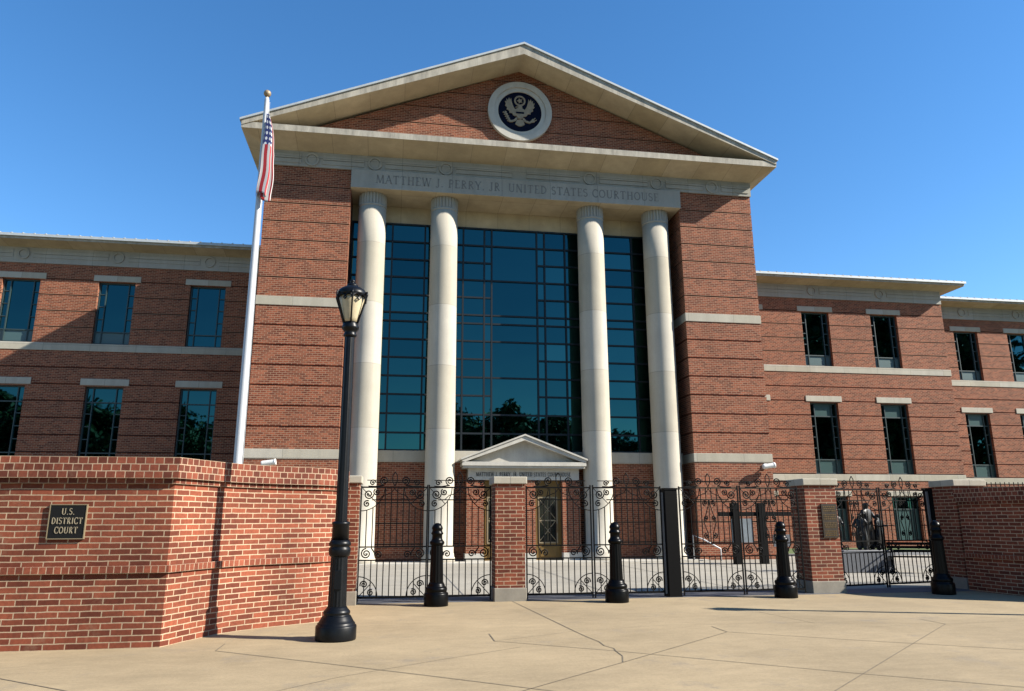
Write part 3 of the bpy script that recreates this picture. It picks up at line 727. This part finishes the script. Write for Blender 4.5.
def gate_leaf(x, y, w, rz, flip, label, lyre=True, crest=True, z0=.07):
    t = thing('gate_leaf', label, 'iron gate', (x, y, 0), rz, 'leaves of the wrought iron gates')
    m = MB(); zt = 2.10
    s = .0125
    for a in (0, w): m.box(a-s, a+s, -s, s, z0-.05, zt+(.05 if a == (0 if flip else w) else .03))
    for z, h in ((z0+.03, .018), (.76, .012), (1.0, .012), (zt, .014)): m.box(s, w-s, -.014, .014, z-h, z+h)
    m.box(w/2-.42, w/2+.42, -.010, .010, 1.855, 1.875)
    m.box(.10, w-.10, -.008, .008, zt+.125, zt+.14)
    m.build('frame', 'iron', t)
    m = MB(); n = round(w/.118); mid = []
    for i in range(1, n):
        px = w*i/n
        m.tube([(px, 0, z0+.04), (px, 0, .76)], .0105, 5)
        top = zt-.02
        e = min(px, w-px)
        if e < .44: top = zt-math.sqrt(max(.0, .44**2-e*e))
        c = abs(px-w/2)
        if c > .07 or not lyre: m.tube([(px, 0, 1.0), (px, 0, top)], .0105, 5)
        elif c > .02: m.tube([(px, 0, 1.87), (px, 0, zt)], .0105, 5)
    m.build('pickets', 'iron', t)
    m = MB()
    for sd in (1, -1):
        X = lambda q: q if sd > 0 else w-q
        A = lambda a: a if sd > 0 else 180-a
        # bottom quarter circles
        arc(m, X(0), z0+.04, .36, A(0), A(90)); spiral(m, X(.11), z0+.26, .068, A(200), 1.6, dirn=-sd); spiral(m, X(.235), z0+.115, .06, A(60), 1.6, dirn=sd)
        m.tube([(X(.02), 0, z0+.05), (X(.09), 0, z0+.12), (X(.24), 0, z0+.28)], .008, 5)
        # band of scrolls between the middle rails
        spiral(m, X(.13), .88, .095, A(90), 1.8, dirn=sd); spiral(m, X(.36), .86, .07, A(200), 1.5, dirn=-sd, to=[(X(.22), .985), (X(.28), .9)])
        # top brackets
        arc(m, X(0), zt, .44, A(0), A(-90)); spiral(m, X(.14), zt-.13, .09, A(0), 1.7, dirn=-sd); spiral(m, X(.29), zt-.09, .065, A(120), 1.5, dirn=sd); spiral(m, X(.11), zt-.31, .065, A(60), 1.4, dirn=sd)
        m.tube([(X(.02), 0, zt-.02), (X(.31), 0, zt-.31)], .008, 5)
        # lyre in the middle of the leaf
        c = w/2; q = lambda d: c+sd*d
        if lyre:
            m.tube([(q(.05), 0, 1.0), (q(.055), 0, 1.2), (q(.13), 0, 1.42), (q(.03), 0, 1.72), (c+sd*.004, 0, 1.86)], .010, 5)
            spiral(m, q(.09), 1.15, .055, 90 if sd > 0 else 90, 1.4, dirn=-sd); spiral(m, q(.075), 1.5, .05, -90, 1.4, dirn=sd); spiral(m, q(.08), 1.8, .06, -90, 1.4, dirn=sd)
        m.tube([(q(.30), 0, zt-.24), (q(.22), 0, zt-.16), (q(.06), 0, zt-.10), (c, 0, zt-.02)], .008, 5)
        if crest:
            spiral(m, q(.20), zt+.125, .085, -90, 1.8, dirn=sd, to=[(q(.5), zt+.02), (q(.36), zt+.015)])
            spiral(m, q(.42), zt+.085, .06, 180 if sd > 0 else 0, 1.5, dirn=-sd)
            m.tube([(q(.0), 0, zt+.02), (q(.045), 0, zt+.12), (q(.045), 0, zt+.22), (c, 0, zt+.29)], .010, 5)
    if lyre: m.tube([(w/2, 0, 1.0), (w/2, 0, 1.86)], .0085, 5)
    m.build('scrollwork', 'iron', t)
    return t
gate_leaf(-.57, 14.5, 1.25, 0, False, 'iron gate leaf between the street lamp and the first bollard', lyre=False)
gate_leaf(.71, 14.5, 1.19, 0, True, 'iron gate leaf between the first bollard and the free standing pier', lyre=False)
gate_leaf(2.60, 14.45, 1.29, 0, False, 'iron gate leaf right of the free standing pier, before the brass door', lyre=False)
gate_leaf(3.94, 14.45, 1.40, 0, True, 'iron gate leaf behind the second bollard, left of the thick black post', lyre=False)
gate_leaf(5.74, 14.45, 1.26, 0, False, 'iron gate leaf right of the thick black post')
gate_leaf(7.05, 14.45, 1.26, 0, True, 'iron gate leaf behind the third bollard, left of the tablet pier')
ra = math.atan2(15.45-14.95, 11.95-9.28)
gx, gy = math.cos(ra), math.sin(ra)
gate_leaf(9.33, 14.95, 1.37, ra, False, 'iron gate leaf right of the tablet pier, in front of the statues')
gate_leaf(9.33+1.43*gx, 14.95+1.43*gy, 1.33, ra, True, 'iron gate leaf in front of the bench, beside the shaded pier')
def post(x, y, w, h, label, rz=0):
    t = thing('gate_post', label, 'gate post', (x, y, 0), rz)
    m = MB(); m.box(-w/2, w/2, -.12, .12, 0, h); bevel(m.build('shaft', 'iron', t), .01)
    m = MB(); m.box(-w/2-.012, w/2+.012, -.132, .132, h, h+.035); m.build('cap', 'iron', t)
    m = MB(); m.box(-w/2-.05, -w/2, -.03, .03, .06, h-.05); m.build('hinge_bar', 'granite', t)
post(5.54, 14.5, .27, 2.06, 'thick square black post between the two middle gates')
post(12.22, 15.49, .20, 2.12, 'square black post beside the shaded pier at the end of the right gate', ra)

t = thing('iron_fence', 'low iron railing showing above the shaded right wall', 'fence', (13.1, 15.6, 0))
m = MB()
for z in (.2, 2.18): m.box(0, 9, -.012, .012, z-.015, z+.015)
for x in (0, 3, 6, 9): m.box(x-.03, x+.03, -.03, .03, 0, 2.34)
m.build('rails', 'iron', t)
m = MB()
for k in range(1, 75): m.tube([(k*.12, 0, .18), (k*.12, 0, 2.30)], .010, 5)
m.build('pickets', 'iron', t)
# ------------------------------------------------------------------ bollards and lamps
def fluted(m, prof, nf, depth, n_per=6, smooth=False):
    n = nf*n_per; vs = []
    for r, z in prof:
        for j in range(n):
            a = 2*math.pi*j/n; rr = r*(1-depth*abs(math.sin(a*nf/2))**.7); vs.append((rr*math.cos(a), rr*math.sin(a), z))
    k = len(prof)
    m.add(vs, [(i*n+j, i*n+(j+1) % n, (i+1)*n+(j+1) % n, (i+1)*n+j) for i in range(k-1) for j in range(n)], None, True)
def make_bollard():
    t = thing('bollard', '', 'bollard')
    m = MB(); m.lathe([(.215, 0), (.218, .015), (.218, .20), (.21, .225), (.188, .23), (.188, .25), (.195, .265), (.195, .30), (.175, .325), (.155, .335), (.155, .35), (.14, .375), (.13, .40)], 32); m.build('base', 'bollard_paint', t)
    m = MB(); fluted(m, [(.124, .39), (.106, 1.05)], 14, .08); m.build('shaft', 'bollard_paint', t)
    m = MB(); m.lathe([(.108, 1.04), (.128, 1.06), (.135, 1.085), (.128, 1.11), (.108, 1.125), (.092, 1.16), (.092, 1.225), (.11, 1.24), (.113, 1.255), (.096, 1.275), (.088, 1.31), (.10, 1.33), (.10, 1.345), (.088, 1.38), (.058, 1.42), (.02, 1.435)], 28); m.build('head', 'bollard_paint', t)
    return t
b0 = make_bollard()
for i, (x, y, lb) in enumerate([(.84, 13.85, 'black bollard in front of the gate nearest the street lamp'), (4.17, 13.80, 'black bollard left of the thick black gate post'),
                                (7.60, 13.93, 'black bollard left of the tablet pier'), (10.98, 13.9, 'black bollard in the shade beside the right wall')]):
    b = b0 if i == 0 else copy_tree(b0); b.location = (x, y, 0); b.rotation_euler.z = i*.7; tag(b, lb, 'bollard', 'black bollards in front of the gates')
def make_lamp():
    t = thing('street_lamp', '', 'street lamp')
    m = MB(); m.lathe([(.255, 0), (.26, .02), (.26, .165), (.252, .18), (.238, .185), (.24, .205), (.225, .215), (.205, .25), (.185, .285), (.178, .295), (.160, .30), (.172, .32), (.172, .345), (.150, .37), (.136, .385), (.122, .41)], 36); m.build('base', 'lamp_paint', t)
    m = MB(); m.box(-.05, .05, -.128, -.105, .62, .86); bevel(m.build('access_door', 'lamp_paint', t), .008)
    m = MB(); fluted(m, [(.118, .40), (.108, 1.05)], 16, .06)
    m.lathe([(.12, 1.03), (.135, 1.05), (.140, 1.08), (.144, 1.11), (.138, 1.14), (.122, 1.155), (.142, 1.17), (.144, 1.195), (.135, 1.215), (.118, 1.24)], 32)
    m.lathe([(.112, 1.23), (.108, 1.43), (.118, 1.44), (.118, 1.465), (.088, 1.48)], 28)
    fluted(m, [(.079, 1.47), (.066, 4.02)], 14, .05)
    m.lathe([(.07, 4.0), (.088, 4.01), (.094, 4.03), (.085, 4.05), (.08, 4.075), (.10, 4.10), (.118, 4.125), (.12, 4.15), (.10, 4.19), (.10, 4.215)], 28); m.build('pole', 'lamp_paint', t)
    # lantern: six tapering ribs, cream bowl, scrolled rim and cap
    m = MB(); m.lathe([(.098, 4.21), (.112, 4.27), (.15, 4.42), (.176, 4.53), (.178, 4.58), (.13, 4.61)], 24); m.build('glass_bowl', 'lamp_glass', t)
    m = MB(); nn = 6
    for i in range(nn):
        a = 2*math.pi*i/nn+.62; c, s = math.cos(a), math.sin(a)
        m.tube([(.105*c, .105*s, 4.20), (.165*c, .165*s, 4.38), (.222*c, .222*s, 4.54), (.244*c, .244*s, 4.60), (.236*c, .236*s, 4.645), (.21*c, .21*s, 4.635), (.205*c, .205*s, 4.60)], .012, 6)
        b = 2*math.pi*(i+1)/nn+.62; c2, s2 = math.cos(b), math.sin(b)
        L = lambda t, r, z: ((c*(1-t)+c2*t)/math.hypot(c*(1-t)+c2*t, s*(1-t)+s2*t)*r, (s*(1-t)+s2*t)/math.hypot(c*(1-t)+c2*t, s*(1-t)+s2*t)*r, z)
        m.tube([L(0, .218, 4.53), L(.12, .208, 4.585), L(.3, .20, 4.60), L(.5, .195, 4.565), L(.7, .20, 4.60), L(.88, .208, 4.585), L(1, .218, 4.53)], .014, 5)
        m.tube([L(.5, .198, 4.56), L(.4, .2, 4.535), L(.5, .2, 4.515), L(.6, .2, 4.535), L(.5, .198, 4.56)], .011, 5)
    m.build('cage', 'lamp_paint', t)
    m = MB(); m.lathe([(.205, 4.595), (.212, 4.62), (.205, 4.655), (.18, 4.69), (.14, 4.72), (.10, 4.737), (.075, 4.745), (.08, 4.765), (.06, 4.785), (.03, 4.795), (.03, 4.81), (.042, 4.825), (.022, 4.85), (.001, 4.865)], 32); m.build('cap', 'lamp_paint', t)
    return t
l0 = make_lamp(); l0.location = (-.655, 10.29, 0); tag(l0, 'tall black street lamp with cream lantern in front of the curved brick wall', 'street lamp', 'black street lamps on the forecourt')
l1 = copy_tree(l0); l1.location = (12.35, 9.85, 0); tag(l1, 'black street lamp at the far right whose shadow crosses the pavement', 'street lamp', 'black street lamps on the forecourt')

# ------------------------------------------------------------------ plaques, cameras, flag
t = thing('wall_plaque', 'black sign reading U.S. District Court on the brick wall', 'plaque', (-3.945, 10.1, 1.49))
m = MB(); m.box(-.205, .205, -.028, .0, -.20, .20); m.build('plate', 'plaque_black', t)
m = MB(); rect_frame(m, -.215, .215, -.21, .21, .010, -.034, .0); m.build('rim', 'bronze_trim', t)
m = MB()
for s, z, w in (('U.S.', .085, .15), ('DISTRICT', -.028, .355), ('COURT', -.14, .265)): write(m, s, 0, z, .078, -.034, -.027, w)
m.build('lettering', 'letter_gold', t)
t = thing('bronze_tablet', 'dark bronze tablet with small lines of text on the brick pier', 'plaque', (9.02, 14.5, 1.44))
m = MB(); m.box(-.17, .17, -.03, 0, -.34, .34); m.build('plate', 'bronze', t)
m = MB(); rr = random.Random(5)
for k in range(15):
    z = .28-.041*k
    if k in (3, 7, 11): continue
    x = -.135
    while x < .13:
        ww = rr.uniform(.012, .04); m.box(x, min(x+ww, .135), -.034, -.029, z-.007, z+.007); x += ww+.012
m.build('text_lines', 'brass', t)
def security_camera(x, z, d, label):
    t = thing('security_camera', label, 'security camera', (x, YP, z), 0, 'white cameras on the courthouse wall')
    m = MB(); m.box(-.05, .05, -.06, 0, -.09, .09); m.tube([(0, -.03, 0), (0, -.22, -.02)], .03, 8); m.build('bracket', 'camera_shell', t)
    m = MB(); m.lathe([(.02, -.26), (.085, -.25), (.095, -.2), (.095, .17), (.11, .18), (.11, .24), (.085, .24)], 16)
    m.xf(Matrix.Translation((d*.02, -.27, -.02)) @ Matrix.Rotation(d*R(82), 4, 'Y')); bevel(m.build('housing', 'camera_shell', t), .01)
security_camera(-4.22, 3.43, 1, 'white security camera on the wall left of the columns')
security_camera(14.15, 3.45, 1, 'white security camera on the wall right of the columns')
fp = thing('flagpole', 'tall white flagpole behind the curved brick wall', 'flagpole', (-3.95, 20, 0))
m = MB(); m.lathe([(.20, 0), (.20, .1), (.115, .14), (.108, 2.0), (.106, 4.5), (.066, 13.35), (.055, 13.42)], 24); m.build('pole', 'white_paint', fp)
m = MB(); m.lathe([(.03, 13.40), (.05, 13.44), (.03, 13.47)]+[(.105*math.sin(R(a)), 13.57-.105*math.cos(R(a))) for a in range(15, 180, 15)], 20); m.build('ball', 'gold', fp)
m = MB(); m.tube([(.13, 0, 2.5), (.10, 0, 8), (.085, 0, 13.3)], .008, 5); m.build('halyard', 'white_paint', fp)
# flag hanging limp
m = MB(); NU, NV = 44, 40; vs = []
kn = [(0, 0, -.02), (.05, .03, -.16), (.34, .33, -.20), (.40, .36, -.14), (.52, .14, -.10), (.56, .12, -.05), (.84, .44, -.06), (.90, .45, -.01), (1, .30, .03)]
for j in range(NV+1):
    v = j/NV
    for (v0, x0, y0_), (v1, x1, y1_) in zip(kn[:-1], kn[1:]):
        if v0 <= v <= v1+1e-9: k = (v-v0)/(v1-v0); k = k*k*(3-2*k); fx, fy = x0+(x1-x0)*k, y0_+(y1_-y0_)*k; break
    for i in range(NU+1):
        u = i/NU
        w_ = .30+.75*min(1, u/.45)**.8-.12*u*u
        vs.append((-3.90-.05*min(1, u*2.5)+fx*w_*.82+.05*math.sin(5.5*u+2*v)*u+.04*math.sin(11*u)*u, 20-.11+fy*(.5+.6*u)+.05*math.sin(8*u+4*v)*u, 12.85-2.55*u-.16*v*(1-u)-.30*fx*u+.10*math.sin(7*v)*u))
fs = []; fu = []
for j in range(NV):
    for i in range(NU):
        a = j*(NU+1)+i; fs.append((a, a+1, a+NU+2, a+NU+1)); fu.append([(i/NU, j/NV), ((i+1)/NU, j/NV), ((i+1)/NU, (j+1)/NV), (i/NU, (j+1)/NV)])
m.add(vs, fs, fu, True); fl = m.build('flag', 'flag', fixn=False)
so_ = fl.modifiers.new('solid', 'SOLIDIFY'); so_.thickness = .006
tag(fl, 'striped flag with starred blue corner hanging limp from the flagpole', 'flag')

# ------------------------------------------------------------------ courtyard: statues, bench, frame
def figure(name, label, loc, rz, chain, edges, mat='dark_bronze', group=None):
    me = bpy.data.meshes.new(name); me.from_pydata([c[0] for c in chain], edges, [])
    o = bpy.data.objects.new(name, me); COL.objects.link(o); o.location = loc; o.rotation_euler.z = rz
    sk = o.modifiers.new('skin', 'SKIN'); sk.use_smooth_shade = True
    me.skin_vertices[0].data[0].use_root = True
    for d, c in zip(me.skin_vertices[0].data, chain): d.radius = (c[1], c[1]) if not isinstance(c[1], tuple) else c[1]
    sd = o.modifiers.new('sub', 'SUBSURF'); sd.levels = 2; sd.render_levels = 2
    me.materials.append(M[mat]); return tag(o, label, 'statue', group)
def person_chain(h, arm_l, arm_r, robe):
    k = h/1.7
    ch = [((0, 0, .92), (.16, .12)), ((0, 0, 1.15), (.15, .11)), ((0, 0, 1.36), (.19, .11)), ((0, 0, 1.48), .06), ((0, -.01, 1.55), .075), ((0, -.015, 1.63), .10), ((0, -.01, 1.70), .07),
          ((.19, 0, 1.38), .065), (arm_l[0], .05), (arm_l[1], .038), (arm_l[2], .042), ((-.19, 0, 1.38), .065), (arm_r[0], .05), (arm_r[1], .038), (arm_r[2], .042),
          ((.11, 0, .80), .12), ((.12, -.02, .48), .085 if not robe else .13), ((.12, 0, .09), .055 if not robe else .12), ((.13, -.14, .04), .045),
          ((-.11, 0, .80), .12), ((-.12, .03, .48), .085 if not robe else .13), ((-.12, .06, .09), .055 if not robe else .12), ((-.13, -.09, .04), .045)]
    ed = [(0, 1), (1, 2), (2, 3), (3, 4), (4, 5), (5, 6), (2, 7), (7, 8), (8, 9), (9, 10), (2, 11), (11, 12), (12, 13), (13, 14), (0, 15), (15, 16), (16, 17), (17, 18), (0, 19), (19, 20), (20, 21), (21, 22)]
    f = lambda r: tuple(q*k for q in r) if isinstance(r, tuple) else r*k
    g = 1.32
    return [(tuple(q*k for q in p), f(tuple(g*q for q in r) if isinstance(r, tuple) else g*r)) for p, r in ch], ed
pb = thing('granite_block', 'dark granite block carrying the bronze statues behind the right gate', 'pedestal', (13.25, 20.0, 0))
m = MB(); m.box(-.78, .78, -.45, .45, 0, .56); m.box(-.72, .72, -.40, .40, .561, .60); bevel(m.build('block', 'statue_base', pb), .015)
ch, ed = person_chain(1.32, [(.30, -.08, 1.18), (.22, -.26, 1.10), (.14, -.33, 1.12)], [(-.34, -.05, 1.22), (-.46, -.22, 1.26), (-.52, -.30, 1.33)], True)
figure('statue', 'tallest bronze statue, robed figure on the dark granite block', (13.62, 20.0, .60), .3, ch, ed, group='bronze statues behind the gate')
ch, ed = person_chain(1.02, [(.28, -.05, 1.16), (.26, -.22, 1.22), (.22, -.30, 1.30)], [(-.30, -.05, 1.16), (-.25, -.22, 1.05), (-.16, -.3, 1.02)], True)
figure('statue', 'smaller bronze statue just left of the tallest one', (13.30, 19.85, .60), -.5, ch, ed, group='bronze statues behind the gate')
ch, ed = person_chain(1.10, [(.28, -.05, 1.14), (.24, -.2, 1.05), (.15, -.28, 1.05)], [(-.28, -.05, 1.14), (-.24, -.2, 1.05), (-.15, -.28, 1.05)], False)
figure('statue', 'bronze statue nearest the tablet pier, at the left end of the block', (12.70, 20.1, .60), .2, ch, ed, group='bronze statues behind the gate')
ch, ed = person_chain(1.0, [(.28, -.05, 1.16), (.36, -.2, 1.12), (.40, -.30, 1.18)], [(-.30, -.05, 1.16), (-.22, -.22, 1.10), (-.12, -.3, 1.14)], True)
figure('statue', 'small bronze statue at the right end of the dark granite block', (13.93, 19.95, .60), .5, ch, ed, group='bronze statues behind the gate')
t = thing('bench', 'black iron bench in the courtyard behind the right gate', 'bench', (14.35, 19.2, 0), -.5)
m = MB()
for y in (-.2, -.1, 0, .1, .2): m.box(-.6, .6, y-.04, y+.04, .42, .445)
m.build('seat', 'iron', t)
m = MB()
for z in (.58, .68, .78): m.box(-.6, .6, .24, .265, z-.035, z+.035)
m.build('backrest', 'iron', t)
for s in (-.52, .52):
    m = MB(); m.tube([(s, -.26, 0), (s, -.12, .2), (s, .1, .3), (s, .24, .42), (s, .27, .82)], .02, 6); m.tube([(s, .28, 0), (s, .12, .2), (s, -.1, .3), (s, -.22, .42), (s, -.24, .62), (s, .25, .64)], .02, 6); m.build('leg', 'iron', t)
t = thing('metal_frame', 'black metal frame of two posts and a crossbeam behind the gates', 'metal frame', (11.9, 24, 0))
for x in (-.42, .52):
    m = MB(); m.box(x-.12, x+.12, -.12, .12, 0, 2.0); m.build('post', 'iron', t)
m = MB(); m.box(-1.0, 1.75, -.06, .06, 1.56, 1.70); m.build('crossbeam', 'iron', t)
m = MB(); m.box(-.56, .16, -.02, .02, .7, 1.48); m.build('panel', 'pale_panel', t)
m = MB(); m.box(.9, 1.5, -.03, .03, .55, .95); m.build('sign_panel', 'statue_base', t)
m = MB(); m.box(1.66, 1.76, -.05, .05, 0, 1.8); m.build('end_post', 'iron', t)
t = thing('handrail', 'thin metal handrail beside the right column base', 'handrail', (10.9, 26.3, 0))
m = MB(); m.tube([(0, 0, 0), (0, 0, .9), (.35, -.1, .75), (.9, -.3, .42), (.9, -.3, 0)], .025, 8); m.build('rail', 'white_paint', t)

# ------------------------------------------------------------------ trees across the street and beside it (seen in the glass)
def make_tree(name, h, seed, leaves=17000):
    rr = random.Random(seed); t = thing(name, '', 'tree')
    m = MB(); m.tube([(0, 0, -.2), (.05, .02, h*.2), (-.05, .05, h*.42), (.05, 0, h*.7)], .028*h, 9, .006*h); ends = []
    for i in range(11):
        a = i*2.4+rr.uniform(-.3, .3); z0 = h*rr.uniform(.22, .5); L = h*rr.uniform(.2, .36)
        p1 = (math.cos(a)*L*.5, math.sin(a)*L*.5, z0+L*.45); p2 = (math.cos(a)*L, math.sin(a)*L, z0+L*rr.uniform(.6, 1.1))
        m.tube([(0, 0, z0), p1, p2], .010*h, 6, .003*h); ends += [Vector(p1), Vector(p2)]
    ends += [Vector((0, 0, h*.7)), Vector((.4, .2, h*.8))]
    m.build('trunk', 'bark', t)
    m = MB(); cl = []
    for e in ends:
        for _ in range(4): cl.append((e+Vector((rr.gauss(0, .06*h), rr.gauss(0, .06*h), rr.gauss(.02*h, .05*h))), rr.uniform(.06, .12)*h))
    for _ in range(leaves):
        c, r = rr.choice(cl); d = Vector((rr.gauss(0, 1), rr.gauss(0, 1), rr.gauss(0, .8))); d *= r*rr.random()**.4/max(d.length, .01); p = c+d
        s = rr.uniform(.16, .34)*h/13; a = Vector((rr.gauss(0, 1), rr.gauss(0, 1), rr.gauss(0, .6))).normalized(); b = a.cross(Vector((rr.gauss(0, 1), rr.gauss(0, 1), rr.gauss(0, 1)))).normalized()
        m.add([p-a*s, p-b*s*.55, p+a*s, p+b*s*.55], [(0, 1, 2, 3)])
    m.build('crown', 'leaf', t, fixn=False)
    return t
ta, tb = make_tree('street_tree', 12.5, 1), make_tree('street_tree', 11, 2)
tl = 'leafy tree across the street mirrored in the courthouse glass'
first = {ta, tb}
for i, (x, y, s, b) in enumerate([(-47, -24, 1.45, 0), (-41, -26, 1.6, 1), (-35, -24, 1.42, 0), (-29, -25, 1.5, 1), (-23, -24, 1.15, 0), (11.0, -24, 1.30, 0), (14.5, -26, 1.2, 1), (19, -24, 1.18, 0), (24, -25, 1.05, 1)]):
    p = (ta, tb)[b]
    o = p if p in first else copy_tree(p); first.discard(p)
    o.location = (x, y, -.13); o.scale = (s, s, s); o.rotation_euler.z = i*1.3; tag(o, tl, 'tree', 'trees across the street')
tr = 'tall leafy tree at the right end of the street mirrored in the right wing windows'
for i, (x, y, s) in enumerate([(51, -20, 2.4), (56, -18, 2.6), (61, -19, 2.9), (66, -18, 2.6), (71, -20, 2.8), (78, -20, 2.6), (60, -27, 2.6), (73, -30, 2.7)]):
    o = copy_tree((ta, tb)[i % 2]); o.location = (x, y, -.13); o.scale = (s, s, s); o.rotation_euler.z = i*1.9; tag(o, tr, 'tree', 'tall trees at the right end of the street')
